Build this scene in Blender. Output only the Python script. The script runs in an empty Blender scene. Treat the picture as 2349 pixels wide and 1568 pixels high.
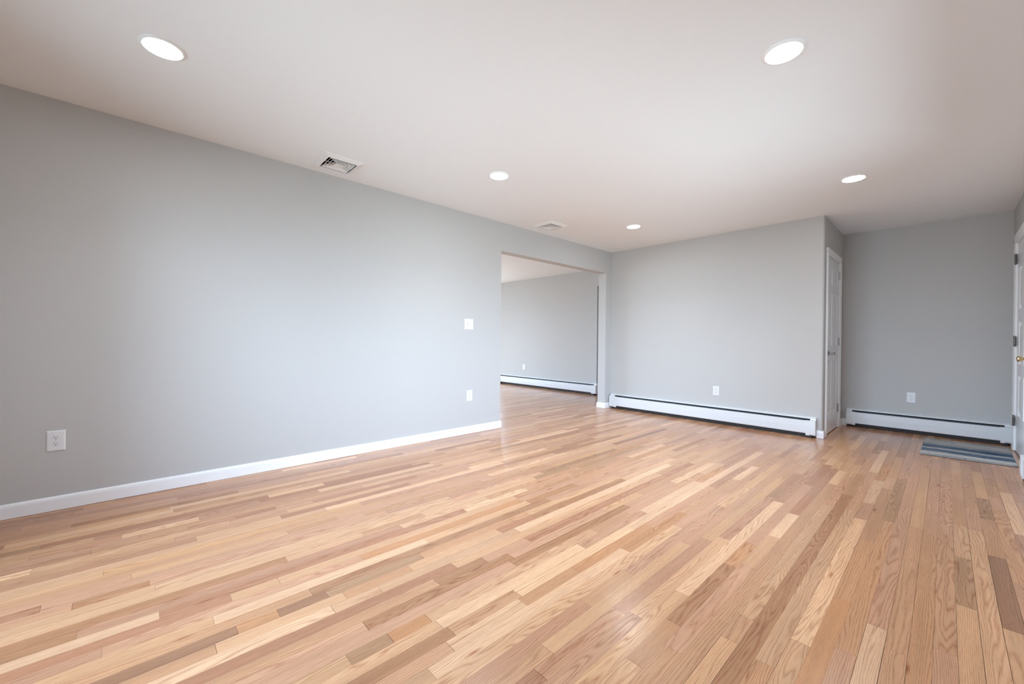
import bpy, bmesh, math, random
from mathutils import Vector, Matrix, noise as mnoise

S = bpy.context.scene
COL = S.collection
PI = math.pi

# ------------------------------------------------------------------ room dimensions (metres)
H = 2.44                    # ceiling height
W = 4.08                    # right wall
YF = -1.00                  # wall behind the camera
YB = 5.50                   # back wall (closet front)
YE = 6.662                  # entry alcove wall
XC = 2.696                  # closet side wall
TH = 0.134                  # partition thickness
OY1, OY2, OZ = 3.177, 5.344, 2.103   # wide opening in the left wall
YR = 6.541                  # far wall of the second room
XR = -5.40                  # outer wall of the second room
YN = 0.60                   # near wall of the second room
HX1, HX2, HZ = -1.0, -0.16, 2.109    # hallway opening in the far wall

# ------------------------------------------------------------------ camera
cam_data = bpy.data.cameras.new('camera')
cam = bpy.data.objects.new('camera', cam_data)
COL.objects.link(cam)
fw = Vector((-0.73162886, 0.68169564, -0.00320431))
rt = Vector((0.68164054, 0.73161728, 0.01011605))
up = Vector((-0.0092404, -0.005217, 0.9999437))
M3 = Matrix((rt, up, -fw)).transposed()
cam.matrix_world = Matrix.Translation((3.60777, 0.0, 1.03655)) @ M3.to_4x4()
cam_data.sensor_width = 36.0
cam_data.sensor_fit = 'HORIZONTAL'
cam_data.lens = 927.512 / 2349.0 * 36.0
cam_data.clip_start = 0.02
S.camera = cam

# ------------------------------------------------------------------ world: overcast bright daylight outside
SKY_STRENGTH = 18.5
LAMP_STRENGTH = 100.0
BULB_WATTS = 42.0
EXPOSURE = 0.07
world = bpy.data.worlds.new('daylight')
S.world = world
world.use_nodes = True
wn = world.node_tree
wn.nodes.clear()
w_out = wn.nodes.new('ShaderNodeOutputWorld')
w_bg = wn.nodes.new('ShaderNodeBackground')
w_tc = wn.nodes.new('ShaderNodeTexCoord')
w_sep = wn.nodes.new('ShaderNodeSeparateXYZ')
w_map = wn.nodes.new('ShaderNodeMapRange')
w_ramp = wn.nodes.new('ShaderNodeValToRGB')
wn.links.new(w_tc.outputs['Generated'], w_sep.inputs[0])
wn.links.new(w_sep.outputs['Z'], w_map.inputs['Value'])
w_map.inputs['From Min'].default_value = -1.0
w_map.inputs['From Max'].default_value = 1.0
wn.links.new(w_map.outputs[0], w_ramp.inputs[0])
cr = w_ramp.color_ramp
cr.elements[0].position = 0.0
cr.elements[0].color = (0.25, 0.32, 0.357, 1)
cr.elements[1].position = 1.0
cr.elements[1].color = (0.52, 0.80, 1.18, 1)
e = cr.elements.new(0.47); e.color = (0.30, 0.38, 0.433, 1)
e = cr.elements.new(0.53); e.color = (0.665, 0.90, 1.17, 1)
wn.links.new(w_ramp.outputs[0], w_bg.inputs['Color'])
w_bg.inputs['Strength'].default_value = SKY_STRENGTH
wn.links.new(w_bg.outputs[0], w_out.inputs[0])

# windows (daylight enters here): (wall plane, y0, y1, z0, z1)
WIN_A = (1.95, 4.05, 0.70, 2.02)    # picture window in the right wall
WIN_FILL = (0.76, 2.90, 0.03, 2.08)    # unseen patio door added in the front wall for fill light (x0, x1, z0, z1)
WIN_D = (-5.32, -3.96, 0.04, 2.10)  # window in the far wall of the second room (x0, x1, z0, z1)
WIN_B = (1.70, 4.70, 0.05, 2.12)    # window in the outer wall of the second room


def portal(name, loc, rot, sx, sy):
    ld = bpy.data.lights.new(name, 'AREA')
    ld.shape = 'RECTANGLE'
    ld.size, ld.size_y = sx, sy
    ld.cycles.is_portal = True
    lo = bpy.data.objects.new(name, ld)
    lo.location = loc
    lo.rotation_euler = rot
    COL.objects.link(lo)


portal('window_daylight', (W + 0.10, (WIN_A[0] + WIN_A[1]) / 2, (WIN_A[2] + WIN_A[3]) / 2), (0, PI / 2, 0),
       WIN_A[3] - WIN_A[2], WIN_A[1] - WIN_A[0])
portal('window_daylight', (XR - 0.10, (WIN_B[0] + WIN_B[1]) / 2, (WIN_B[2] + WIN_B[3]) / 2), (0, -PI / 2, 0),
       WIN_B[3] - WIN_B[2], WIN_B[1] - WIN_B[0])

portal('window_daylight', ((WIN_FILL[0] + WIN_FILL[1]) / 2, YF - 0.10, (WIN_FILL[2] + WIN_FILL[3]) / 2), (PI / 2, 0, 0),
       WIN_FILL[1] - WIN_FILL[0], WIN_FILL[3] - WIN_FILL[2])

portal('window_daylight', ((WIN_D[0] + WIN_D[1]) / 2, YR + 0.14, (WIN_D[2] + WIN_D[3]) / 2), (-PI / 2, 0, 0),
       WIN_D[1] - WIN_D[0], WIN_D[3] - WIN_D[2])

S.view_settings.view_transform = 'Standard'
S.view_settings.look = 'None'
S.view_settings.gamma = 1.0
S.view_settings.exposure = EXPOSURE
S.view_settings.use_curve_mapping = False
S.cycles.max_bounces = 14
S.cycles.diffuse_bounces = 8
S.cycles.glossy_bounces = 5
S.cycles.transparent_max_bounces = 12
S.cycles.sample_clamp_indirect = 8.0
S.cycles.caustics_reflective = False
S.cycles.caustics_refractive = False
S.cycles.use_denoising = True


# ------------------------------------------------------------------ materials
def mat(name):
    m = bpy.data.materials.new(name)
    m.use_nodes = True
    nt = m.node_tree
    b = nt.nodes['Principled BSDF']
    return m, nt, b


def simple(name, rgb, rough=0.5, metal=0.0, spec=0.5, bump=0.0, scale=200.0):
    m, nt, b = mat(name)
    b.inputs['Base Color'].default_value = (*rgb, 1)
    b.inputs['Roughness'].default_value = rough
    b.inputs['Metallic'].default_value = metal
    b.inputs['Specular IOR Level'].default_value = spec
    if bump:
        tc = nt.nodes.new('ShaderNodeTexCoord')
        n = nt.nodes.new('ShaderNodeTexNoise')
        n.inputs['Scale'].default_value = scale
        n.inputs['Detail'].default_value = 3
        bp = nt.nodes.new('ShaderNodeBump')
        bp.inputs['Strength'].default_value = bump
        bp.inputs['Distance'].default_value = 0.002
        nt.links.new(tc.outputs['Object'], n.inputs['Vector'])
        nt.links.new(n.outputs['Fac'], bp.inputs['Height'])
        nt.links.new(bp.outputs[0], b.inputs['Normal'])
    return m


M_WALL = simple('grey_wall_paint', (0.512, 0.505, 0.490), 0.62, spec=0.3, bump=0.10, scale=260)
M_CEIL = simple('white_ceiling_paint', (0.845, 0.86, 0.872), 0.8, spec=0.2, bump=0.08, scale=220)
M_TRIM = simple('white_trim_paint', (0.86, 0.865, 0.87), 0.32)
M_DOOR = simple('white_door_paint', (0.80, 0.81, 0.82), 0.30)
M_PLATE = simple('white_plastic', (0.74, 0.75, 0.755), 0.30)
M_RECEPT = simple('white_nylon', (0.72, 0.735, 0.745), 0.35)
M_SLOT = simple('dark_slot', (0.02, 0.022, 0.025), 0.6)
M_SCREW = simple('painted_screw', (0.62, 0.63, 0.64), 0.35)
M_HEAT = simple('white_enamel_steel', (0.70, 0.715, 0.725), 0.38)
M_FIN = simple('dusty_aluminium_fins', (0.22, 0.22, 0.21), 0.55, metal=0.4)
M_DAMP = simple('grey_damper_steel', (0.20, 0.22, 0.235), 0.5, metal=0.3)
M_HEATSHADE = simple('heater_shade_dark', (0.045, 0.040, 0.037), 0.8)  # near-black colour standing in for shade in and under the heaters
M_FOOT = simple('black_rubber', (0.015, 0.015, 0.015), 0.7)
M_NICKEL = simple('aged_nickel', (0.33, 0.32, 0.31), 0.28, metal=1.0)
M_HINGE = simple('satin_nickel', (0.55, 0.54, 0.52), 0.30, metal=1.0)
M_BRONZE = simple('dark_hinge_steel', (0.16, 0.14, 0.125), 0.25, metal=1.0)
M_BRASS = simple('aged_brass', (0.62, 0.47, 0.25), 0.26, metal=1.0)
M_VENT = simple('white_vent_plastic', (0.80, 0.79, 0.775), 0.45)
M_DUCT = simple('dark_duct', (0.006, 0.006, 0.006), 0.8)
M_LAMPTRIM = simple('white_lamp_trim', (0.86, 0.855, 0.845), 0.45)
M_SHOE = simple('dark_gap', (0.05, 0.035, 0.025), 0.8)
M_DARKVOID = simple('closet_interior', (0.35, 0.35, 0.35), 0.8)
M_RUGBACK = simple('rug_backing', (0.04, 0.04, 0.045), 0.9)


def emissive(name, rgb, strength):
    m, nt, b = mat(name)
    b.inputs['Base Color'].default_value = (0.8, 0.8, 0.8, 1)
    b.inputs['Emission Color'].default_value = (*rgb, 1)
    b.inputs['Emission Strength'].default_value = strength
    return m


M_LENS = emissive('lit_lamp_lens', (0.93, 0.98, 1.03), LAMP_STRENGTH)


def glass_mat():
    m = bpy.data.materials.new('window_glass')
    m.use_nodes = True
    nt = m.node_tree
    nt.nodes.clear()
    o = nt.nodes.new('ShaderNodeOutputMaterial')
    t = nt.nodes.new('ShaderNodeBsdfTransparent')
    g = nt.nodes.new('ShaderNodeBsdfGlossy')
    g.inputs['Roughness'].default_value = 0.02
    mx = nt.nodes.new('ShaderNodeMixShader')
    f = nt.nodes.new('ShaderNodeFresnel')
    f.inputs['IOR'].default_value = 1.45
    nt.links.new(f.outputs[0], mx.inputs[0])
    nt.links.new(t.outputs[0], mx.inputs[1])
    nt.links.new(g.outputs[0], mx.inputs[2])
    nt.links.new(mx.outputs[0], o.inputs[0])
    return m


M_GLASS = glass_mat()


def wood_mat():
    m, nt, b = mat('oak_strip_floor')
    N = nt.nodes.new
    L = nt.links.new
    uv = N('ShaderNodeUVMap'); uv.uv_map = 'plank'
    rnd = N('ShaderNodeAttribute'); rnd.attribute_name = 'grain'
    tone = N('ShaderNodeAttribute'); tone.attribute_name = 'tone'
    sep = N('ShaderNodeSeparateXYZ'); L(uv.outputs[0], sep.inputs[0])
    rs = N('ShaderNodeSeparateColor'); L(rnd.outputs['Color'], rs.inputs[0])

    def math_(op, a, bb, cc=None):
        n = N('ShaderNodeMath'); n.operation = op
        for i, v in enumerate((a, bb, cc)):
            if v is None:
                continue
            if isinstance(v, (int, float)):
                n.inputs[i].default_value = v
            else:
                L(v, n.inputs[i])
        return n.outputs[0]

    def comb(x, y, z):
        n = N('ShaderNodeCombineXYZ')
        for i, v in enumerate((x, y, z)):
            if isinstance(v, (int, float)):
                n.inputs[i].default_value = v
            else:
                L(v, n.inputs[i])
        return n.outputs[0]

    def noise(vec, scale, detail, rough=0.5):
        n = N('ShaderNodeTexNoise')
        n.inputs['Scale'].default_value = scale
        n.inputs['Detail'].default_value = detail
        n.inputs['Roughness'].default_value = rough
        L(vec, n.inputs['Vector'])
        return n.outputs['Fac']

    u, v = sep.outputs['X'], sep.outputs['Y']
    r1, r2, r3 = rs.outputs[0], rs.outputs[1], rs.outputs[2]
    zoff = math_('MULTIPLY', r1, 91.0)
    # slow field whose contour lines make the cathedral figure
    f1 = noise(comb(math_('MULTIPLY', u, 13.0), math_('MULTIPLY', v, 1.15), zoff), 1.0, 2.0, 0.45)
    wob = noise(comb(math_('MULTIPLY', u, 40.0), math_('MULTIPLY', v, 9.0), zoff), 1.0, 2.0, 0.5)
    straight = math_('MULTIPLY', u, math_('MULTIPLY_ADD', r2, 210.0, 30.0))
    figure = math_('MULTIPLY', f1, math_('MULTIPLY_ADD', r3, 17.0, 5.0))
    field = math_('ADD', math_('ADD', straight, figure), math_('MULTIPLY', wob, 0.55))
    fr = math_('FRACT', field, 0.0)
    # sharp-edged growth ring: ramps up then drops
    ring = math_('POWER', math_('ABSOLUTE', math_('MULTIPLY_ADD', fr, 2.0, -1.0), 0.0), 2.2)
    # fine pores, strongly stretched along the board
    pores = noise(comb(math_('MULTIPLY', u, 620.0), math_('MULTIPLY', v, 22.0), zoff), 1.0, 2.0, 0.6)
    pm = N('ShaderNodeMapRange'); L(pores, pm.inputs['Value'])
    pm.inputs['From Min'].default_value = 0.40; pm.inputs['From Max'].default_value = 0.68
    pores_m = pm.outputs[0]
    streak = noise(comb(math_('MULTIPLY', u, 55.0), math_('MULTIPLY', v, 1.4), zoff), 1.0, 3.0, 0.55)
    cloud = noise(comb(math_('MULTIPLY', u, 14.0), math_('MULTIPLY', v, 3.0), zoff), 1.0, 2.0, 0.5)

    vor = N('ShaderNodeTexVoronoi'); vor.inputs['Scale'].default_value = 1.0
    L(comb(math_('MULTIPLY', u, 24.0), math_('MULTIPLY', v, 5.0), zoff), vor.inputs['Vector'])
    vs = N('ShaderNodeSeparateColor'); L(vor.outputs['Color'], vs.inputs[0])
    kn = N('ShaderNodeMapRange'); L(vor.outputs['Distance'], kn.inputs['Value'])
    kn.inputs['From Min'].default_value = 0.26; kn.inputs['From Max'].default_value = 0.05
    knot = math_('MULTIPLY', math_('POWER', kn.outputs[0], 1.6), math_('GREATER_THAN', vs.outputs[0], 0.955))
    # colour: tone multiplied by grain darkening
    amp = math_('MULTIPLY_ADD', r3, 0.22, 0.24)
    dark = math_('ADD', math_('MULTIPLY', ring, amp), math_('MULTIPLY', math_('MULTIPLY', pores_m, ring), 0.36))
    dark = math_('ADD', dark, math_('MULTIPLY', pores_m, 0.16))
    dark = math_('ADD', dark, math_('MULTIPLY', knot, 0.85))
    mixc = N('ShaderNodeMix'); mixc.data_type = 'RGBA'; mixc.blend_type = 'MULTIPLY'
    L(dark, mixc.inputs[0])
    L(tone.outputs['Color'], mixc.inputs[6])
    mixc.inputs[7].default_value = (0.52, 0.33, 0.23, 1)
    hsv = N('ShaderNodeHueSaturation')
    L(mixc.outputs[2], hsv.inputs['Color'])
    val = math_('ADD', math_('MULTIPLY_ADD', streak, 0.40, 0.72), math_('MULTIPLY_ADD', cloud, 0.24, 0.0))
    L(val, hsv.inputs['Value'])
    L(hsv.outputs[0], b.inputs['Base Color'])
    rough = math_('ADD', 0.185, math_('MULTIPLY', math_('ADD', pores_m, ring), 0.045))
    L(rough, b.inputs['Roughness'])
    b.inputs['Specular IOR Level'].default_value = 0.42
    geo = N('ShaderNodeTexCoord')
    wave = noise(comb(math_('MULTIPLY', u, 16.0), math_('MULTIPLY', v, 4.0), zoff), 1.0, 1.0)
    hgt = math_('ADD', math_('MULTIPLY', pores_m, -0.00004), math_('MULTIPLY', wave, 0.00045))
    bp = N('ShaderNodeBump'); bp.inputs['Strength'].default_value = 1.0; bp.inputs['Distance'].default_value = 1.0
    L(hgt, bp.inputs['Height'])
    L(bp.outputs[0], b.inputs['Normal'])
    return m


M_WOOD = wood_mat()


def rug_mat():
    m, nt, b = mat('rug_pile')
    N = nt.nodes.new; L = nt.links.new
    uv = N('ShaderNodeUVMap'); uv.uv_map = 'rug'
    mp = N('ShaderNodeMapping'); mp.inputs['Scale'].default_value = (3.2, 34.0, 1.0)
    L(uv.outputs[0], mp.inputs['Vector'])
    n1 = N('ShaderNodeTexNoise'); n1.inputs['Scale'].default_value = 1.0; n1.inputs['Detail'].default_value = 4; n1.inputs['Roughness'].default_value = 0.62
    L(mp.outputs[0], n1.inputs['Vector'])
    mp2 = N('ShaderNodeMapping'); mp2.inputs['Scale'].default_value = (26.0, 170.0, 1.0)
    L(uv.outputs[0], mp2.inputs['Vector'])
    n2 = N('ShaderNodeTexNoise'); n2.inputs['Scale'].default_value = 1.0; n2.inputs['Detail'].default_value = 2
    L(mp2.outputs[0], n2.inputs['Vector'])
    att = N('ShaderNodeAttribute'); att.attribute_name = 'band'
    sp = N('ShaderNodeSeparateColor'); L(att.outputs['Color'], sp.inputs[0])

    def ma(op, x, y):
        k = N('ShaderNodeMath'); k.operation = op
        for i, q in enumerate((x, y)):
            if isinstance(q, (int, float)): k.inputs[i].default_value = q
            else: L(q, k.inputs[i])
        return k.outputs[0]
    t = ma('ADD', sp.outputs[0], ma('MULTIPLY', ma('SUBTRACT', n1.outputs['Fac'], 0.5), 1.25))
    t = ma('ADD', t, ma('MULTIPLY', ma('SUBTRACT', n2.outputs['Fac'], 0.5), 0.75))
    rp = N('ShaderNodeValToRGB'); L(t, rp.inputs[0])
    c = rp.color_ramp
    c.elements[0].position = 0.08; c.elements[0].color = (0.045, 0.072, 0.125, 1)
    c.elements[1].position = 0.92; c.elements[1].color = (0.64, 0.62, 0.58, 1)
    for p_, col in ((0.27, (0.085, 0.150, 0.25, 1)), (0.42, (0.19, 0.235, 0.285, 1)), (0.55, (0.32, 0.325, 0.325, 1)), (0.68, (0.50, 0.495, 0.475, 1))):
        k = c.elements.new(p_); k.color = col
    L(rp.outputs[0], b.inputs['Base Color'])
    b.inputs['Roughness'].default_value = 0.95
    b.inputs['Specular IOR Level'].default_value = 0.1
    n3 = N('ShaderNodeTexNoise'); n3.inputs['Scale'].default_value = 900.0
    L(uv.outputs[0], n3.inputs['Vector'])
    bp = N('ShaderNodeBump'); bp.inputs['Distance'].default_value = 0.004; bp.inputs['Strength'].default_value = 0.7
    L(n3.outputs['Fac'], bp.inputs['Height']); L(bp.outputs[0], b.inputs['Normal'])
    return m


M_RUG = rug_mat()


# ------------------------------------------------------------------ mesh helpers
def new_mesh(name, bm, m, parent=None, loc=None, smooth=False):
    me = bpy.data.meshes.new(name)
    bmesh.ops.recalc_face_normals(bm, faces=bm.faces[:])
    bm.to_mesh(me)
    bm.free()
    if smooth:
        for p in me.polygons:
            p.use_smooth = True
    if m:
        me.materials.append(m)
    o = bpy.data.objects.new(name, me)
    COL.objects.link(o)
    if parent is not None:
        o.parent = parent
    if loc is not None:
        o.location = loc
    return o


def tag(o, label, cat, group=None, kind=None):
    o['label'] = label
    o['category'] = cat
    if group:
        o['group'] = group
    if kind:
        o['kind'] = kind
    return o


def struct(o, label, cat):
    return tag(o, label, cat, kind='structure')


def empty(name, loc=(0, 0, 0), rot=(0, 0, 0)):
    o = bpy.data.objects.new(name, None)
    o.empty_display_size = 0.1
    o.location = loc
    o.rotation_euler = rot
    COL.objects.link(o)
    return o


def copy_tree(o, parent=None):
    c = o.copy()
    COL.objects.link(c)
    if parent is not None:
        c.parent = parent
    for ch in [x for x in o.children]:
        copy_tree(ch, c)
    return c


def quad(bm, pts):
    return bm.faces.new([bm.verts.new(p) for p in pts])


def box(bm, a, b, bevel=0.0):
    x0, y0, z0 = a
    x1, y1, z1 = b
    vs = [bm.verts.new(p) for p in ((x0, y0, z0), (x1, y0, z0), (x1, y1, z0), (x0, y1, z0),
                                   (x0, y0, z1), (x1, y0, z1), (x1, y1, z1), (x0, y1, z1))]
    fs = [bm.faces.new([vs[i] for i in f]) for f in ((0, 3, 2, 1), (4, 5, 6, 7), (0, 1, 5, 4), (1, 2, 6, 5), (2, 3, 7, 6), (3, 0, 4, 7))]
    if bevel:
        es = list({e for f in fs for e in f.edges})
        bmesh.ops.bevel(bm, geom=es, offset=bevel, segments=2, affect='EDGES', profile=0.7)


def cells(u0, u1, v0, v1, holes):
    us = sorted({u0, u1, *[h[0] for h in holes], *[h[1] for h in holes]})
    vs = sorted({v0, v1, *[h[2] for h in holes], *[h[3] for h in holes]})
    us = [u for u in us if u0 <= u <= u1]
    vs = [v for v in vs if v0 <= v <= v1]
    for i in range(len(us) - 1):
        for j in range(len(vs) - 1):
            cu, cv = (us[i] + us[i + 1]) / 2, (vs[j] + vs[j + 1]) / 2
            if any(h[0] < cu < h[1] and h[2] < cv < h[3] for h in holes):
                continue
            yield us[i], us[i + 1], vs[j], vs[j + 1]


def wall_slab(axis, a, b, u0, u1, v0, v1, holes=()):
    """solid slab between planes a and b of the given axis; u, v are the two other axes; rectangular holes get reveals"""
    bm = bmesh.new()

    def P(d, u, v):
        return {0: (d, u, v), 1: (u, d, v), 2: (u, v, d)}[axis]
    for d in (a, b):
        for (p, q, r, s) in cells(u0, u1, v0, v1, holes):
            quad(bm, [P(d, p, r), P(d, q, r), P(d, q, s), P(d, p, s)])

    for (c1, c2) in (((u1, v0), (u1, v1)), ((u1, v1), (u0, v1)), ((u0, v1), (u0, v0))):
        quad(bm, [P(a, *c1), P(a, *c2), P(b, *c2), P(b, *c1)])
    xs = sorted([u0, u1] + [q for h in holes if h[2] <= v0 for q in h[:2]])
    for p, q in zip(xs[0::2], xs[1::2]):
        quad(bm, [P(a, p, v0), P(a, q, v0), P(b, q, v0), P(b, p, v0)])
    for h in holes:
        p, q, r, s = h
        for k, (c1, c2) in enumerate((((p, r), (q, r)), ((q, r), (q, s)), ((q, s), (p, s)), ((p, s), (p, r)))):
            if k == 0 and r <= v0:
                continue
            quad(bm, [P(a, *c1), P(a, *c2), P(b, *c2), P(b, *c1)])
    bmesh.ops.remove_doubles(bm, verts=bm.verts[:], dist=1e-5)
    return bm


def sweep(bm, path, prof, closed_prof=True):
    """sweep profile [(offset, z)] along a plan polyline; offset is to the right-hand side of travel, mitred corners"""
    n = len(path)
    rings = []
    for i in range(n):
        p = Vector(path[i])
        d0 = (Vector(path[i]) - Vector(path[i - 1])).normalized() if i > 0 else None
        d1 = (Vector(path[i + 1]) - Vector(path[i])).normalized() if i < n - 1 else None
        if d0 is None: d0 = d1
        if d1 is None: d1 = d0
        n0 = Vector((d0.y, -d0.x)); n1 = Vector((d1.y, -d1.x))
        m = (n0 + n1).normalized()
        m = m / max(0.2, m.dot(n0))
        rings.append([bm.verts.new((p.x + m.x * o, p.y + m.y * o, z)) for (o, z) in prof])
    k = len(prof)
    for i in range(n - 1):
        for j in range(k if closed_prof else k - 1):
            bm.faces.new([rings[i][j], rings[i][(j + 1) % k], rings[i + 1][(j + 1) % k], rings[i + 1][j]])
    if closed_prof:
        bm.faces.new(rings[0]); bm.faces.new(rings[-1][::-1])


def lathe(bm, prof, origin, axis, seg=32, caps=True):
    """revolve [(r, t)] around axis through origin"""
    ax = Vector(axis).normalized()
    t1 = ax.orthogonal().normalized()
    t2 = ax.cross(t1)
    o = Vector(origin)
    rings = []
    for (r, t) in prof:
        rings.append([bm.verts.new(o + ax * t + (t1 * math.cos(2 * PI * k / seg) + t2 * math.sin(2 * PI * k / seg)) * max(r, 1e-5)) for k in range(seg)])
    for i in range(len(rings) - 1):
        for k in range(seg):
            bm.faces.new([rings[i][k], rings[i][(k + 1) % seg], rings[i + 1][(k + 1) % seg], rings[i + 1][k]])
    if caps:
        bm.faces.new(rings[0][::-1]); bm.faces.new(rings[-1])


def prism(bm, pts, axis, a, b):
    """extrude 2D polygon pts between a and b along axis (pts are the two other coordinates in order)"""
    def P(d, p):
        return {0: (d, p[0], p[1]), 1: (p[0], d, p[1]), 2: (p[0], p[1], d)}[axis]
    A = [bm.verts.new(P(a, p)) for p in pts]
    B = [bm.verts.new(P(b, p)) for p in pts]
    n = len(pts)
    bm.faces.new(A); bm.faces.new(B[::-1])
    for i in range(n):
        bm.faces.new([A[i], A[(i + 1) % n], B[(i + 1) % n], B[i]])


# ------------------------------------------------------------------ ceiling and walls
VENTS = [(0.281, 1.183, 'vent'), (0.314, 3.681, 'vent')]
VH = 0.122                       # half size of the hole above each ceiling diffuser
ceil_bm = wall_slab(2, H, H + 0.10, XR - 0.15, W + 0.15, YF - 0.15, YE + 1.9,
                    [(x - VH, x + VH, y - VH, y + VH) for x, y, _ in VENTS])
struct(new_mesh('ceiling', ceil_bm, M_CEIL), 'smooth white painted ceiling with round recessed lights', 'ceiling')

o = new_mesh('wall_left', wall_slab(0, -TH, 0.0, YF, YR, 0.0, H, [(OY1, OY2, 0.0, OZ)]), M_WALL)
struct(o, 'long pale grey wall with the wide doorless opening', 'wall')

# closet block: front face (back wall of the room) and side wall with rounded outer corner
o = new_mesh('wall_back', wall_slab(1, YB, YB + 0.115, 0.0, XC - 0.115, 0.0, H), M_WALL)
struct(o, 'pale grey wall behind the longest baseboard heater', 'wall')
bm = bmesh.new()
R = 0.02
arc = [(XC - R + R * math.sin(a), YB + R - R * math.cos(a)) for a in [i * PI / 2 / 14 for i in range(15)]]
DY1, DY2, DZ = 5.672, 6.418, 2.045        # closet door opening
for (y0, y1, z0, z1, pts) in ((0, 0, 0, H, [(XC - 0.115, YB)] + arc + [(XC, DY1), (XC - 0.115, DY1)]),
                              (0, 0, 0, H, [(XC, DY2), (XC, YE), (XC - 0.115, YE), (XC - 0.115, DY2)]),
                              (0, 0, DZ, H, [(XC, DY1), (XC, DY2), (XC - 0.115, DY2), (XC - 0.115, DY1)])):
    prism(bm, pts, 2, z0, z1)
o = new_mesh('wall_closet', bm, M_WALL)
struct(o, 'narrow grey closet side wall holding the white panel door', 'wall')

o = new_mesh('wall_entry', wall_slab(1, YE, YE + 0.12, -TH, W, 0.0, H), M_WALL)
struct(o, 'darker grey entry alcove wall above the small rug', 'wall')
EY1, EY2, EZ = 5.405, 6.345, 2.05         # entry door opening
o = new_mesh('wall_right', wall_slab(0, W, W + 0.16, YF, YE + 0.12, 0.0, H,
             [(WIN_A[0], WIN_A[1], WIN_A[2], WIN_A[3]), (EY1, EY2, 0.0, EZ)]), M_WALL)
struct(o, 'grey outer wall with the white entry door', 'wall')
o = new_mesh('wall_front', wall_slab(1, YF - 0.12, YF, -TH, W + 0.16, 0.0, H, [WIN_FILL]), M_WALL)
struct(o, 'grey wall opposite the closet wall', 'wall')
# second room
o = new_mesh('wall_far', wall_slab(1, YR, YR + 0.121, XR, -TH, 0.0, H, [(HX1, HX2, 0.0, HZ), WIN_D]), M_WALL)
struct(o, 'blue grey wall seen through the wide opening', 'wall')
o = new_mesh('wall_outer', wall_slab(0, XR - 0.16, XR, YN - 0.12, YR + 0.121, 0.0, H, [WIN_B]), M_WALL)
struct(o, 'grey outer wall of the room beyond the opening', 'wall')
o = new_mesh('wall_near', wall_slab(1, YN - 0.12, YN, XR, -TH, 0.0, H), M_WALL)
struct(o, 'grey side wall of the room beyond the opening', 'wall')
# hallway behind the far wall
bm = wall_slab(0, HX1 - 0.12, HX1 - 0.02, YR + 0.121, YE + 1.9, 0.0, H)
o = new_mesh('wall_hall', bm, M_WALL)
struct(o, 'grey hallway wall past the far doorless opening', 'wall')
o = new_mesh('wall_hallend', wall_slab(1, YE + 1.8, YE + 1.9, HX1 - 0.02, 0.0, 0.0, H), M_WALL)
struct(o, 'grey wall closing the dim hallway', 'wall')
o = new_mesh('wall_hallside', wall_slab(0, -0.10, 0.0, YE + 0.12, YE + 1.8, 0.0, H), M_WALL)
struct(o, 'grey wall on the other side of the dim hallway', 'wall')

# ------------------------------------------------------------------ oak strip floor: every board is a face with its own tone
PW = 0.05715
JOINTS = {-1:[4.074],2:[0.647],3:[-0.442],4:[-0.022],5:[0.513],7:[-0.466,0.172],8:[0.873],9:[-0.336,0.99],10:[-0.148],11:[-0.357,0.272,1.819,4.111],12:[0.023,0.649,4.576],13:[0.429,1.174],14:[-0.33],15:[0.673,1.328,2.031],16:[1.452],17:[0.853,2.293],18:[-0.097,2.276,3.243],19:[2.841],20:[0.602,1.996],21:[-0.259,3.342],22:[-0.172,1.113,3.549,4.666],23:[0.065,1.525],24:[0.679],25:[0.89],26:[-0.143],27:[0.071,1.475,2.004],28:[0.454,1.846],29:[0.791],30:[1.105],31:[1.984],33:[0.202,1.453,2.7],34:[0.749,3.322],35:[1.08,3.022],36:[1.5],37:[2.124,4.498],38:[2.282,2.923],39:[0.654,1.845,3.286,3.694],40:[0.816,1.658,4.577],41:[1.154,2.032,4.365],42:[1.466],43:[1.791],44:[4.275],45:[4.607],46:[3.265],47:[0.927,3.043,3.632],48:[1.396,3.4,3.866],49:[1.659,4.104],50:[1.462,2.332,2.807],51:[2.091,2.934,3.399],53:[3.276],54:[3.589],55:[1.497,3.715],56:[1.692,3.505],57:[2.102,2.833,3.953,5.16],58:[1.755,3.237,4.302,5.495],59:[2.0,3.695,5.226],60:[1.885,3.244,4.857],61:[3.647],62:[2.008,3.195],63:[2.413,2.957,4.095],64:[3.447,4.545],65:[2.337,3.097,3.724,4.206,5.054],66:[2.825,3.988],67:[4.493],68:[4.291]}
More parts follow.
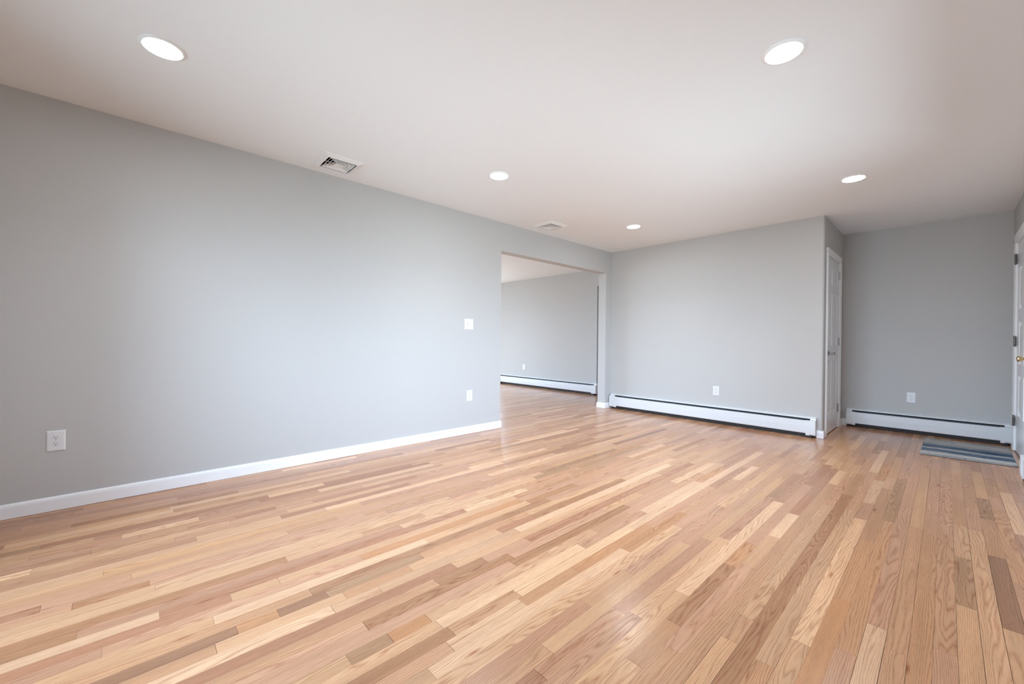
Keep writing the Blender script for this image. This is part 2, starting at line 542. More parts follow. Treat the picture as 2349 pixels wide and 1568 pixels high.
TONES = {2:[(-0.5,'q')],3:[(-0.36,'p')],4:[(0.37,'p')],6:[(0.65,'c')],7:[(-0.48,'q')],8:[(-0.4,'l')],9:[(-0.39,'g')],10:[(-0.24,'l'),(-0.09,'q'),(1.26,'r')],11:[(-0.39,'l'),(-0.39,'l'),(-0.21,'q'),(0.12,'c'),(0.21,'c'),(4.35,'c')],12:[(-0.06,'p'),(0.55,'t')],13:[(-0.38,'q'),(0.08,'t'),(0.35,'q'),(0.53,'r'),(0.74,'p'),(1.13,'r'),(1.28,'l'),(2.86,'l'),(3.13,'y')],15:[(-0.28,'t'),(0.59,'p'),(0.74,'l')],16:[(-0.22,'q')],17:[(-0.26,'l'),(-0.07,'l'),(0.93,'c'),(1.13,'c'),(1.45,'c')],18:[(-0.17,'l'),(0.78,'y'),(1.31,'q'),(3.05,'b')],19:[(-0.02,'t'),(1.77,'t'),(3.48,'b')],20:[(0.67,'t'),(1.05,'p'),(2.07,'c'),(3.78,'l')],21:[(-0.3,'r'),(0.48,'p')],22:[(-0.22,'p'),(-0.2,'p'),(-0.11,'b'),(0.21,'p'),(1.3,'q'),(1.46,'t'),(4.07,'d')],23:[(0.01,'l'),(0.08,'l'),(0.23,'t'),(0.54,'t'),(3.09,'y')],24:[(0.34,'l'),(1.38,'l'),(1.64,'p'),(1.77,'l')],25:[(-0.1,'b'),(0.36,'b'),(0.52,'b'),(0.53,'l'),(0.75,'l'),(0.85,'b')],26:[(-0.19,'b'),(-0.1,'q'),(1.0,'p'),(1.17,'l')],27:[(0.01,'c'),(0.09,'r'),(0.38,'p')],28:[(0.23,'r'),(0.34,'l'),(0.54,'l')],29:[(-0.12,'q'),(-0.03,'p'),(0.35,'p'),(1.36,'o')],30:[(0.03,'l'),(0.4,'c'),(1.01,'c'),(1.31,'l')],31:[(0.31,'t'),(0.75,'b'),(0.94,'b'),(1.28,'b'),(1.88,'b')],32:[(0.04,'d'),(0.14,'d'),(0.25,'d'),(0.29,'o'),(0.35,'g'),(0.45,'d'),(0.7,'g'),(1.32,'t'),(2.14,'l')],33:[(0.06,'t'),(0.16,'t'),(0.29,'l'),(0.52,'l'),(0.73,'t'),(1.11,'l'),(1.55,'r'),(1.88,'b'),(2.11,'b'),(2.98,'l')],34:[(0.43,'c'),(0.69,'l'),(0.82,'l'),(2.25,'c')],35:[(0.29,'r'),(0.75,'r'),(1.0,'r'),(1.2,'l'),(1.72,'l'),(2.7,'l')],36:[(0.26,'t'),(0.75,'t'),(1.15,'b'),(1.28,'p'),(1.55,'r'),(1.88,'r'),(2.29,'r'),(2.64,'r'),(4.36,'l')],37:[(0.34,'p'),(0.45,'p'),(0.78,'b'),(1.88,'p')],38:[(0.79,'p'),(1.79,'b'),(2.14,'b'),(2.53,'p'),(3.16,'c')],39:[(0.44,'l'),(0.58,'g'),(0.74,'o'),(0.87,'l'),(1.49,'l'),(1.69,'l'),(1.98,'t'),(2.4,'p'),(3.21,'t'),(3.48,'l'),(4.21,'q')],40:[(0.71,'l'),(1.79,'p')],41:[(0.77,'b'),(0.89,'t'),(1.17,'c'),(1.85,'l'),(2.46,'c'),(3.7,'c')],42:[(0.7,'p'),(0.87,'c'),(1.39,'t'),(1.62,'o')],43:[(1.25,'c'),(1.7,'c'),(1.95,'o')],44:[(0.87,'l'),(1.23,'l'),(1.79,'l'),(4.19,'p')],45:[(0.88,'q'),(1.26,'q'),(1.36,'t'),(1.9,'p'),(2.21,'p')],46:[(1.54,'l')],47:[(0.89,'r'),(0.99,'p'),(1.2,'p'),(1.54,'q'),(2.88,'l'),(2.88,'l')],48:[(1.28,'p'),(1.61,'l'),(2.97,'q'),(3.31,'g'),(3.81,'r')],49:[(1.5,'l'),(1.87,'c'),(3.08,'c'),(3.09,'q'),(4.01,'c')],50:[(1.17,'l'),(1.2,'t'),(1.29,'l'),(1.38,'l'),(1.56,'b'),(1.82,'b'),(2.25,'o'),(3.13,'p')],51:[(1.27,'t'),(1.4,'p'),(1.62,'p'),(2.03,'p'),(2.29,'l'),(2.73,'c'),(3.17,'r')],52:[(1.43,'t'),(2.1,'t'),(2.35,'t'),(2.95,'t'),(3.26,'t')],53:[(1.4,'l'),(1.65,'t'),(1.74,'l'),(2.16,'l'),(2.43,'l'),(2.92,'l'),(3.63,'p')],54:[(1.42,'b'),(1.65,'b'),(2.22,'b'),(3.42,'b')],55:[(1.41,'t'),(1.75,'l'),(2.28,'l'),(2.72,'l')],56:[(1.59,'l'),(1.86,'c'),(2.35,'c'),(3.02,'c'),(3.29,'p')],57:[(1.6,'o'),(1.94,'o'),(2.37,'t'),(2.62,'t'),(2.63,'t'),(2.97,'t'),(3.75,'t'),(4.13,'l'),(4.47,'y'),(4.85,'y'),(5.31,'b')],58:[(1.64,'p'),(2.1,'t'),(2.42,'t'),(2.55,'t'),(2.9,'t'),(3.5,'g'),(3.81,'g'),(4.68,'p')],59:[(1.77,'c'),(1.9,'c'),(2.17,'p'),(2.6,'p'),(2.99,'p'),(3.47,'p'),(3.92,'p')],60:[(1.89,'t'),(2.23,'l'),(2.55,'l'),(2.9,'t'),(4.34,'y')],61:[(2.29,'t'),(2.97,'t'),(3.39,'p'),(4.4,'p')],62:[(2.35,'t'),(2.91,'t'),(3.3,'p'),(4.26,'p')],63:[(2.21,'l'),(2.58,'g'),(3.15,'l'),(3.81,'t'),(4.32,'t')],64:[(2.22,'l'),(2.56,'l'),(3.29,'l'),(3.5,'p'),(4.29,'t'),(4.78,'t')],65:[(2.27,'l'),(2.71,'d'),(3.29,'t'),(3.58,'t'),(3.96,'g'),(4.4,'y'),(5.23,'r')],66:[(2.66,'p'),(3.22,'t'),(3.77,'t'),(4.19,'p'),(4.42,'t')],67:[(4.8,'t')],68:[(4.17,'t'),(4.44,'q')]}
CODE = {'c': (0.62, 0.445, 0.295), 'l': (0.50, 0.335, 0.205), 'y': (0.51, 0.325, 0.175), 't': (0.41, 0.250, 0.145),
        'o': (0.42, 0.225, 0.105), 'p': (0.43, 0.265, 0.175), 'q': (0.355, 0.205, 0.135), 'r': (0.30, 0.150, 0.092),
        'b': (0.29, 0.155, 0.082), 'd': (0.18, 0.098, 0.062), 'g': (0.27, 0.175, 0.100)}
rng = random.Random(11)
POOL = 'l' * 20 + 't' * 28 + 'p' * 24 + 'q' * 9 + 'c' * 9 + 'b' * 4 + 'r' * 3 + 'y' * 5 + 'o' * 2 + 'g' * 2


def build_floor():
    me = bpy.data.meshes.new('floor')
    verts, faces, uvs, tones, grains = [], [], [], [], []

    def board(x0, x1, y0, y1, code):
        wide = 0.00012 + (0.00030 * rng.random() if x0 > 3.0 else 0.0) + 0.00040 * rng.random() ** 4 + (0.0005 if (x0 > 3.05 and rng.random() < 0.3) else 0)
        e0, e1 = 0.0003 + 0.0006 * rng.random() ** 2, 0.0003
        k = len(verts)
        verts.extend([(x0 + wide, y0 + e0, 0.0), (x1 - wide * 0.6, y0 + e0, 0.0), (x1 - wide * 0.6, y1 - e1, 0.0), (x0 + wide, y1 - e1, 0.0)])
        faces.append((k, k + 1, k + 2, k + 3))
        c = CODE[code]
        c = tuple(m_ + (q - m_) * 0.66 for q, m_ in zip(c, (0.41, 0.255, 0.155)))
        c = (c[0] * 1.31, c[1] * 1.14, c[2] * 1.0)
        j = 1 + (rng.random() - 0.5) * 0.12
        hue = (rng.random() - 0.5) * 0.06
        c = (c[0] * j * (1 + hue * 0.4), c[1] * j, c[2] * j * (1 - hue))
        r1, r2, r3 = rng.random(), rng.random() ** 1.3, rng.random()
        ru, rv = rng.random() * 3, rng.random() * 17
        uvs.append([(ru, y0 + rv), (ru + x1 - x0, y0 + rv), (ru + x1 - x0, y1 + rv), (ru, y1 + rv)])
        tones.append(c)
        grains.append((r1, r2, r3))
    y_lo, y_hi = YF, YE + 1.8
    r_lo, r_hi = int(math.floor(XR / PW - 0.77)), int(math.floor(W / PW - 0.77))
    for r in range(r_lo, r_hi + 1):
        x0, x1 = max(XR, (r + 0.77) * PW), min(W, (r + 1.77) * PW)
        if x1 - x0 < 0.003:
            continue
        yy1 = y_hi if x1 < 0.0 else YE
        yy0 = y_lo if x1 > -0.15 else YN
        js = [y for y in JOINTS.get(r, []) if yy0 + 0.05 < y < yy1 - 0.05]
        tn = TONES.get(r, [])
        cuts = sorted(js)
        # boards whose tone changes between two noted spots need a joint between them
        for (a, ca), (b_, cb) in zip(tn, tn[1:]):
            if ca != cb and not any(a - 0.05 < y < b_ + 0.05 for y in cuts):
                cuts.append((a + b_) / 2)
        cuts = sorted([yy0] + cuts + [yy1])
        full = []
        for a, b_ in zip(cuts, cuts[1:]):
            full.append(a)
            inside = [y for y, c in tn if a <= y <= b_]
            lim = 1.9 if inside else 1.15
            # a noted board keeps its length near the noted spot, the rest is cut at random lengths
            lo, hi = (min(inside) - 0.45, max(inside) + 0.45) if inside else (None, None)
            if b_ - a > lim:
                if inside:
                    if lo - a > 0.45:
                        full.append(lo - rng.random() * 0.15)
                    if b_ - hi > 0.45:
                        full.append(hi + rng.random() * 0.15)
        full.append(yy1)
        full = sorted(full)
        out = []
        for a, b_ in zip(full, full[1:]):
            out.append(a)
            if not any(a <= y <= b_ for y, c in tn):
                y = a
                while b_ - y > 1.15:
                    y += 0.35 + 0.75 * rng.random()
                    if b_ - y > 0.25:
                        out.append(y)
        out.append(yy1)
        last = None
        for a, b_ in zip(out, out[1:]):
            cs = [c for y, c in tn if a <= y <= b_]
            if cs:
                code = cs[0]
            else:
                code = rng.choice(POOL)
                if code == last:
                    code = rng.choice(POOL)
            last = code
            board(x0, x1, a, b_, code)
    me.from_pydata(verts, [], faces)
    me.uv_layers.new(name='plank')
    me.color_attributes.new('tone', 'FLOAT_COLOR', 'CORNER')
    me.color_attributes.new('grain', 'FLOAT_COLOR', 'CORNER')
    ul, tc, gc = me.uv_layers['plank'], me.color_attributes['tone'], me.color_attributes['grain']
    for i, p in enumerate(me.polygons):
        for q, li in enumerate(p.loop_indices):
            ul.data[li].uv = uvs[i][q]
            tc.data[li].color = (*tones[i], 1)
            gc.data[li].color = (*grains[i], 1)
    # dark subfloor slab that shows in the hairline gaps
    bm = bmesh.new()
    bm.from_mesh(me)
    for L_ in (XR, -TH, YN, YE + 1.8), (-TH, W, YF, YE):
        box(bm, (L_[0], L_[2], -0.06), (L_[1], L_[3], -0.0022))
    box(bm, (-1.02, YE, -0.06), (0.0, YE + 1.8, -0.0025))
    for a, b_ in (((W, YF - 0.12, -0.06), (W + 0.16, YE + 0.12, -0.0004)), ((-TH, YE, -0.06), (W, YE + 0.12, -0.0004)), ((-TH, YF - 0.12, -0.06), (W, YF, -0.0004)),
                  ((XR - 0.16, YN - 0.12, -0.06), (XR, YR + 0.121, -0.0004)), ((XR, YN - 0.12, -0.06), (-TH, YN, -0.0004)), ((XR, YR, -0.06), (-1.02, YR + 0.121, -0.0004)),
                  ((-TH, YF, -0.06), (0.0, YN, -0.0004))):
        box(bm, a, b_)
    bm.to_mesh(me)
    bm.free()
    me.materials.append(M_WOOD)
    me.materials.append(M_SHOE)
    for p in me.polygons:
        if min(me.vertices[v].co.z for v in p.vertices) < -0.0002:
            p.material_index = 1
    ob = bpy.data.objects.new('floor', me)
    COL.objects.link(ob)
    return struct(ob, 'satin oak strip floor in mixed light tan and brown boards', 'floor')


build_floor()

# ------------------------------------------------------------------ baseboards
BT, BH = 0.013, 0.084
BASE_PROF = [(0.0, 0.002), (BT, 0.002), (BT, BH - 0.022), (BT * 0.9, BH - 0.012), (BT * 0.62, BH - 0.004), (BT * 0.3, BH), (0.0, BH)]


def baseboard(name, paths, label):
    bm = bmesh.new()
    for p in paths:
        sweep(bm, p, BASE_PROF)
    return struct(new_mesh(name, bm, M_TRIM), label, 'baseboard')


baseboard('baseboard_left', [[(0.0, YF), (0.0, OY1), (-TH, OY1), (-TH, YN)]], 'long white baseboard under the pale grey wall, ending at the wide opening')
baseboard('baseboard_post', [[(-TH, YR), (-TH, OY2), (0.0, OY2), (0.0, YB)]], 'short white baseboard wrapping the post beside the wide opening')
baseboard('baseboard_corner', [[(2.645, YB), (XC, YB), (XC, 5.585)]], 'small white baseboard wrapping the outer closet corner')
baseboard('baseboard_entry', [[(XC, 6.505), (XC, YE), (2.752, YE)]], 'tiny white baseboard in the nook beside the closet door')
baseboard('baseboard_right', [[(W, 5.32), (W, 5.06)]], 'white baseboard between entry door and heater')
baseboard('baseboard_front', [[(W, 0.12), (W, YF), (2.97, YF)], [(0.69, YF), (0.0, YF)]], 'white baseboard opposite the closet wall')
baseboard('baseboard_far', [[(HX1 - 0.02, YE + 1.8), (HX1 - 0.02, YR + 0.121), (HX1, YR + 0.121), (HX1, YR), (HX1 + 0.028, YR)][:4]], 'white baseboard in the far dim doorway')


# ------------------------------------------------------------------ panelled doors
def panel_door(bm, w, h, t, panels, rec=0.009):
    """door in local space: u along x from 0..w, z up 0..h, front face at y=0 looking to -y, thickness t to +y"""
    holes = [(p[0], p[1], p[2], p[3]) for p in panels]
    for (a, b_, c, d) in cells(0, w, 0, h, holes):
        quad(bm, [(a, 0, c), (b_, 0, c), (b_, 0, d), (a, 0, d)])
    steps = [(0.0, 0.0), (0.010, rec), (0.026, rec), (0.052, rec * 0.25)]
    for (a, b_, c, d) in panels:
        prev = None
        for ins, dep in steps:
            ring = [bm.verts.new(v) for v in ((a + ins, dep, c + ins), (b_ - ins, dep, c + ins), (b_ - ins, dep, d - ins), (a + ins, dep, d - ins))]
            if prev:
                for k in range(4):
                    bm.faces.new([prev[k], prev[(k + 1) % 4], ring[(k + 1) % 4], ring[k]])
            prev = ring
        bm.faces.new(prev)
    quad(bm, [(0, t, 0), (w, t, 0), (w, t, h), (0, t, h)])
    for (p, q) in (((0, 0), (w, 0)), ((w, 0), (w, h)), ((w, h), (0, h)), ((0, h), (0, 0))):
        quad(bm, [(p[0], 0, p[1]), (q[0], 0, q[1]), (q[0], t, q[1]), (p[0], t, p[1])])
    bmesh.ops.remove_doubles(bm, verts=bm.verts[:], dist=1e-5)


def hinge(name, mtl, parent, loc, rot, leaf=0.028, hgt=0.089, r=0.0055, leaf2=None):
    bm = bmesh.new()
    # knuckle barrel along z with five knuckles, leaves on both sides (local x), front towards -y
    seg = hgt / 5
    for i in range(5):
        lathe(bm, [(r * 0.9, i * seg + 0.0004), (r, i * seg + 0.0010), (r, (i + 1) * seg - 0.0010), (r * 0.9, (i + 1) * seg - 0.0004)], (0, -r * 0.7, -hgt / 2), (0, 0, 1), 14)
    lathe(bm, [(r * 0.6, -0.004), (r * 1.05, -0.002), (r * 1.05, 0.0)], (0, -r * 0.7, -hgt / 2), (0, 0, 1), 14)
    lathe(bm, [(r * 1.05, 0.0), (r * 1.05, 0.002), (r * 0.6, 0.004)], (0, -r * 0.7, hgt / 2), (0, 0, 1), 14)
    box(bm, (-leaf, -0.0012, -hgt / 2), (0, 0.001, hgt / 2))
    box(bm, (0, -0.0012, -hgt / 2), (leaf2 or leaf, 0.001, hgt / 2))
    for sx in (-1, 1):
        for z in (-0.03, 0.0, 0.03):
            lathe(bm, [(0.0032, 0.0), (0.003, 0.0012), (0.0001, 0.0014)], (sx * (leaf if sx < 0 else (leaf2 or leaf)) * 0.62, -0.0010, z), (0, -1, 0), 10)
    o = new_mesh(name, bm, mtl, parent, loc, smooth=False)
    o.rotation_euler = rot
    return o


# closet door: hinges on its far side, lever on the near side; front faces +x
d1 = empty('door_1', (XC - 0.004, DY1 + 0.012, 0.012), (0, 0, PI / 2))
struct(d1, 'white six panel closet door with dark nickel lever', 'door')
dw = DY2 - DY1 - 0.024
bm = bmesh.new()
st = 0.085
mid = dw / 2
pan = []
for (z0, z1) in ((0.215, 0.835), (1.00, 1.615), (1.715, 1.905)):
    pan += [(st, mid - 0.042, z0, z1), (mid + 0.042, dw - st, z0, z1)]
panel_door(bm, dw, 2.018, 0.035, pan)
new_mesh('door_panel', bm, M_DOOR, d1)
lev = new_mesh('door_handle', bmesh.new(), M_NICKEL, d1, (0.062, 0, 0.918))
bm = bmesh.new()
lathe(bm, [(0.0335, 0.0), (0.0335, 0.004), (0.030, 0.0065), (0.0285, 0.0065), (0.026, 0.010), (0.018, 0.013), (0.0125, 0.016), (0.0115, 0.044), (0.012, 0.052)], (0, 0, 0), (0, -1, 0), 32)
lathe(bm, [(0.004, -0.014), (0.0105, -0.012), (0.0125, -0.004), (0.0125, 0.010), (0.0105, 0.014), (0.0085, 0.022), (0.0075, 0.040), (0.0072, 0.056), (0.0085, 0.066),
           (0.0115, 0.074), (0.0125, 0.082), (0.0115, 0.090), (0.0070, 0.097), (0.0050, 0.101), (0.0062, 0.106), (0.0062, 0.112), (0.0035, 0.117)], (0, -0.050, 0), (1, 0, -0.03), 24)
bmesh.ops.recalc_face_normals(bm, faces=bm.faces[:])
bm.to_mesh(lev.data); bm.free()
for p in lev.data.polygons: p.use_smooth = True
lev['label'] = 'dark nickel lever handle on a round rose'
for i, z in enumerate((1.885, 1.068, 0.246)):
    hinge('hinge', M_HINGE, d1, (dw + 0.006, -0.003, z - 0.012), (0, 0, 0), 0.024, 0.092, 0.0062, 0.010)

# closet door casing
CT = 0.016


def casing(name, label, wallx, sgn, y0, y1, ztop, cw, depth_in, t=CT, stop=0.042):
    """casing around an opening in an x = const wall; sgn = direction the face looks"""
    bm = bmesh.new()
    f = wallx + sgn * t
    def leg(ya, yb, inner):   # profile: thicker on the outside
        pts = [(wallx, ya), (wallx, yb)]
        o_, i_ = (ya, yb)
        s = 1 if yb > ya else -1
        poly = [(wallx, o_), (f, o_), (f, o_ + s * cw * 0.30), (f - sgn * 0.003, o_ + s * cw * 0.40), (f - sgn * 0.004, i_ - s * 0.008), (f - sgn * 0.008, i_), (wallx, i_)]
        prism(bm, poly, 2, 0.004, ztop)
    leg(y0 - cw, y0, 1)
    leg(y1 + cw, y1, 1)
    poly = [(wallx, ztop + cw), (f, ztop + cw), (f, ztop + cw * 0.7), (f - sgn * 0.003, ztop + cw * 0.6), (f - sgn * 0.004, ztop + 0.008), (f - sgn * 0.008, ztop), (wallx, ztop)]
    A = [bm.verts.new((p[0], y0 - cw, p[1])) for p in poly]
    B = [bm.verts.new((p[0], y1 + cw, p[1])) for p in poly]
    bm.faces.new(A); bm.faces.new(B[::-1])
    for i in range(len(poly)):
        k = (i + 1) % len(poly)
        bm.faces.new([A[i], A[k], B[k], B[i]])
    # jamb lining
    s = -sgn
    x2 = wallx + s * depth_in
    lo, hi = min(wallx, x2), max(wallx, x2)
    box(bm, (lo, y0 - 0.012, 0.004), (hi, y0 + 0.010, ztop))
    box(bm, (lo, y1 - 0.010, 0.004), (hi, y1 + 0.012, ztop))
    box(bm, (lo, y0 - 0.012, ztop - 0.010), (hi, y1 + 0.012, ztop + 0.012))
    # door stops behind the slab
    xs0, xs1 = sorted((wallx + s * stop, wallx + s * (stop + 0.012)))
    box(bm, (xs0, y0, 0.004), (xs1, y0 + 0.030, ztop))
    box(bm, (xs0, y1 - 0.030, 0.004), (xs1, y1, ztop))
    box(bm, (xs0, y0, ztop - 0.030), (xs1, y1, ztop))
    return struct(new_mesh(name, bm, M_TRIM), label, 'door trim')


casing('trim_1', 'white casing around the closet door', XC, 1, DY1, DY2, DZ, 0.062, 0.115)

# entry door in the right wall: front faces -x, hinges on the far side, brass knob on the near side
d2 = empty('door_2', (W + 0.004, EY2 - 0.014, 0.014), (0, 0, -PI / 2))
struct(d2, 'white panelled entry door with brass knob and dark hinges', 'door')
ew = EY2 - EY1 - 0.028
bm = bmesh.new()
pan = []
for (z0, z1) in ((0.345, 0.735), (0.845, 1.255), (1.375, 1.79)):
    pan += [(0.115, ew / 2 - 0.05, z0, z1), (ew / 2 + 0.05, ew - 0.115, z0, z1)]
panel_door(bm, ew, 2.022, 0.044, pan, 0.014)
new_mesh('door_panel', bm, M_DOOR, d2)
bm = bmesh.new()
lathe(bm, [(0.031, 0.0), (0.031, 0.003), (0.027, 0.007), (0.012, 0.010), (0.0095, 0.014), (0.0095, 0.024), (0.012, 0.029), (0.019, 0.038), (0.0235, 0.048), (0.0245, 0.056),
           (0.0225, 0.062), (0.015, 0.066), (0.004, 0.068), (0.0022, 0.0685), (0.0018, 0.078), (0.0005, 0.0785)], (0, 0, 0), (0, -1, 0), 32)
kn = new_mesh('door_knob', bm, M_BRASS, d2, (ew - 0.062, 0, 0.912), smooth=True)
kn['label'] = 'aged brass door knob'
for z in (1.888, 1.082, 0.302):
    hinge('hinge', M_BRONZE, d2, (-0.008, -0.012, z - 0.014), (0, 0, 0), 0.030, 0.098, 0.0075, 0.030)
casing('trim_2', 'white casing around the entry door', W, -1, EY1, EY2, EZ, 0.075, 0.075, 0.017, 0.050)


bm = bmesh.new()
prism(bm, [(W - 0.006, 0.0005), (W - 0.004, 0.008), (W + 0.05, 0.0125), (W + 0.15, 0.0125), (W + 0.15, 0.0005)], 1, EY1 + 0.001, EY2 - 0.001)
struct(new_mesh('trim_3', bm, simple('stained_oak_threshold', (0.22, 0.12, 0.07), 0.4)), 'brown wooden threshold under the entry door', 'threshold')

# ------------------------------------------------------------------ baseboard heaters
def heater(name, length, label, group, lcap=0.12, rcap=0.085, seams=(), depth=0.068):
    """local space: runs along +x from 0 to length, wall at y=0, projects to -y, floor z=0"""
    r = empty(name)
    tag(r, label, 'heater', group)
    D = depth
    # back plate with sloped hood
    bm = bmesh.new()
    prof = [(0.0, 0.052), (-0.004, 0.052), (-0.004, 0.209), (-0.032, 0.2135), (-0.034, 0.2075), (-0.037, 0.2075), (-0.036, 0.2175), (-0.006, 0.2195), (-0.004, 0.2225), (0.0, 0.2225)]
    prism(bm, [(y, z) for y, z in prof], 0, 0.004, length - 0.004)
    new_mesh('back_panel', bm, M_HEAT, r)
    bm = bmesh.new()
    box(bm, (0.004, -0.010, 0.001), (length - 0.004, 0.0, 0.052))
    new_mesh('lower_shade', bm, M_HEATSHADE, r)  # dark strip painting the shade below the front cover
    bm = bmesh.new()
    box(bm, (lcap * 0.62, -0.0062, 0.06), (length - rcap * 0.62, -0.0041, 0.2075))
    new_mesh('slot_shade', bm, M_HEATSHADE, r)  # dark sheet over the white back panel, painted shade under the hood
    # front cover, two faces meeting in a shallow crease, rolled top and bottom edges
    lens = [lcap * 0.9] + list(seams) + [length - rcap * 0.9]
    for a, b_ in zip(lens, lens[1:]):
        bm = bmesh.new()
        pf = [(-D + 0.012, 0.186), (-D + 0.003, 0.184), (-D + 0.0005, 0.178), (-D, 0.1165), (-D + 0.0015, 0.115), (-D, 0.1135), (-D + 0.002, 0.055), (-D + 0.005, 0.047), (-D + 0.014, 0.044),
              (-D + 0.014, 0.0455), (-D + 0.006, 0.0485), (-D + 0.0035, 0.055), (-D + 0.0016, 0.115), (-D + 0.0018, 0.178), (-D + 0.004, 0.1825), (-D + 0.012, 0.1845)]
        prism(bm, pf, 0, a + 0.0005, b_ - 0.0005)
        new_mesh('front_cover', bm, M_HEAT, r)
    # damper blade behind the slot
    bm = bmesh.new()
    prism(bm, [(-0.012, 0.190), (-0.0125, 0.188), (-D + 0.016, 0.172), (-D + 0.0155, 0.174)], 0, lcap * 0.6, length - rcap * 0.55)
    new_mesh('damper', bm, M_DAMP, r)
    # finned element and pipe
    bm = bmesh.new()
    lathe(bm, [(0.011, lcap * 0.5), (0.011, length - rcap * 0.5)], (0, -0.034, 0.095), (1, 0, 0), 12)
    x = lcap + 0.03
    while x < length - rcap - 0.03:
        box(bm, (x, -0.058, 0.064), (x + 0.0012, -0.010, 0.128))
        x += 0.009
    new_mesh('fin_element', bm, M_FIN, r)
    # end caps
    for side, (a, cw) in enumerate(((0.0, lcap), (length - rcap, rcap))):
        bm = bmesh.new()
        e = D + 0.0035
        outline = [(0.0, 0.026), (-e + 0.018, 0.026), (-e + 0.004, 0.034), (-e, 0.045), (-e - 0.001, 0.114), (-e + 0.001, 0.182), (-e + 0.006, 0.190), (-0.040, 0.196), (-0.038, 0.2125), (-0.006, 0.2195), (-0.004, 0.224), (0.0, 0.224)]
        lo = [(-e + 0.0005, 0.020), (-e + 0.0005, 0.034)]
        # main cap shell: narrower above the front cover where the slot begins
        top = [p for p in outline]
        inner = cw * 0.60
        xa, xb = (a, a + inner) if side == 0 else (a + cw - inner, a + cw)
        prism(bm, top, 0, xa, xb)
        low = [(-e + 0.012, 0.024), (-e + 0.003, 0.026), (-e, 0.045), (-e - 0.001, 0.114), (-e + 0.001, 0.182), (-e + 0.004, 0.1885), (-e + 0.014, 0.190), (-e + 0.014, 0.03)]
        xa2, xb2 = (a + inner, a + cw) if side == 0 else (a, a + cw - inner)
        prism(bm, low, 0, xa2, xb2)
        new_mesh('end_cap', bm, M_HEAT, r)
        bm = bmesh.new()
        box(bm, (a + cw * 0.3, -D + 0.012, 0.0), (a + cw * 0.3 + 0.03, -0.01, 0.027))
        new_mesh('foot', bm, M_FOOT, r)
    for s_ in seams:
        bm = bmesh.new()
        pf = [(-D - 0.0008, 0.182), (-D - 0.0012, 0.1165), (-D - 0.0012, 0.1135), (-D + 0.001, 0.050), (-D + 0.002, 0.050), (-D + 0.0004, 0.115), (-D + 0.0006, 0.182)]
        prism(bm, pf, 0, s_ - 0.03, s_ + 0.03)
        new_mesh('splice_plate', bm, M_HEAT, r)
    return r


HG = 'white hot water baseboard heaters'
h = heater('baseboard_heater', 2.645 - 0.022, 'long white baseboard heater along the wall between the opening and the closet corner', HG, 0.122, 0.088)
h.location = (0.022, YB, 0)
h = heater('baseboard_heater', W - 0.002 - 2.754, 'white baseboard heater in the entry alcove behind the blue striped rug', HG, 0.088, 0.075)
h.location = (2.754, YE, 0)
h = heater('baseboard_heater', -0.968 + 3.84, 'white baseboard heater in the room beyond the wide opening', HG, 0.10, 0.105, (0.82, 1.79, 2.376))
h.location = (-3.84, YR, 0)
h = heater('baseboard_heater', 4.85, 'white baseboard heater on the entry door wall, only its rounded end showing', HG, 0.10, 0.10, (1.6, 3.2))
h.location = (W, 5.05, 0); h.rotation_euler = (0, 0, -PI / 2)


# ------------------------------------------------------------------ outlets and switch
def stadium(rw, rh, r, n=8):
    """rounded top and bottom flats, circular sides: classic duplex outline"""
    pts = []
    R_ = rw
    for i in range(-n, n + 1):
        a = i / n * math.asin(min(1, rh / R_))
        pts.append((R_ * math.cos(a), R_ * math.sin(a)))
    for i in range(-n, n + 1):
        a = PI + i / n * math.asin(min(1, rh / R_))
        pts.append((R_ * math.cos(a), R_ * math.sin(a)))
    return pts


def plate(bm, w, h, t=0.0055):
    """bevelled cover plate, local x across, z up, wall at y=0, front to -y"""
    outer = [(-w / 2, -h / 2), (w / 2, -h / 2), (w / 2, h / 2), (-w / 2, h / 2)]
    steps = [(0.0, 0.0), (0.0, -t * 0.35), (0.002, -t * 0.7), (0.007, -t), ]
    prev = None
    for ins, y in steps:
        ring = [bm.verts.new((math.copysign(abs(x) - ins, x), y, math.copysign(abs(z) - ins, z))) for x, z in outer]
        if prev:
            for k in range(4):
                bm.faces.new([prev[k], prev[(k + 1) % 4], ring[(k + 1) % 4], ring[k]])
        prev = ring
    bm.faces.new(prev)


def outlet(name, label, loc, rotz, w=0.077, h=0.121):
    r = empty(name, loc, (0, 0, rotz))
    tag(r, label, 'outlet', 'white wall outlets')
    bm = bmesh.new(); plate(bm, w, h)
    new_mesh('cover_plate', bm, M_PLATE, r)
    for zc in (0.0195, -0.0195):
        bm = bmesh.new()
        pts = stadium(0.0175, 0.0142, 0.004)
        prism(bm, [(x, z + zc) for x, z in pts], 1, -0.0045, -0.0066)
        rc = new_mesh('receptacle', bm, M_RECEPT, r)
        bm = bmesh.new()
        box(bm, (-0.0076, -0.00685, zc + 0.000), (-0.0054, -0.0060, zc + 0.0085))
        box(bm, (0.0056, -0.00685, zc + 0.0010), (0.0076, -0.0060, zc + 0.0078))
        lathe(bm, [(0.0026, 0.0), (0.0026, 0.0009)], (0, -0.0060, zc - 0.0065), (0, -1, 0), 14)
        sl = new_mesh('slots', bm, M_SLOT, rc)
        bm = bmesh.new()
        pts2 = [(x * 1.06, z * 1.07 + zc) for x, z in pts]
        prism(bm, pts2, 1, -0.0046, -0.00575)
        new_mesh('recess', bm, M_SCREW, rc)
    bm = bmesh.new()
    lathe(bm, [(0.003, 0.0), (0.003, 0.0008), (0.0022, 0.0014)], (0, -0.0052, 0), (0, -1, 0), 14)
    new_mesh('screw', bm, M_SCREW, r)
    return r


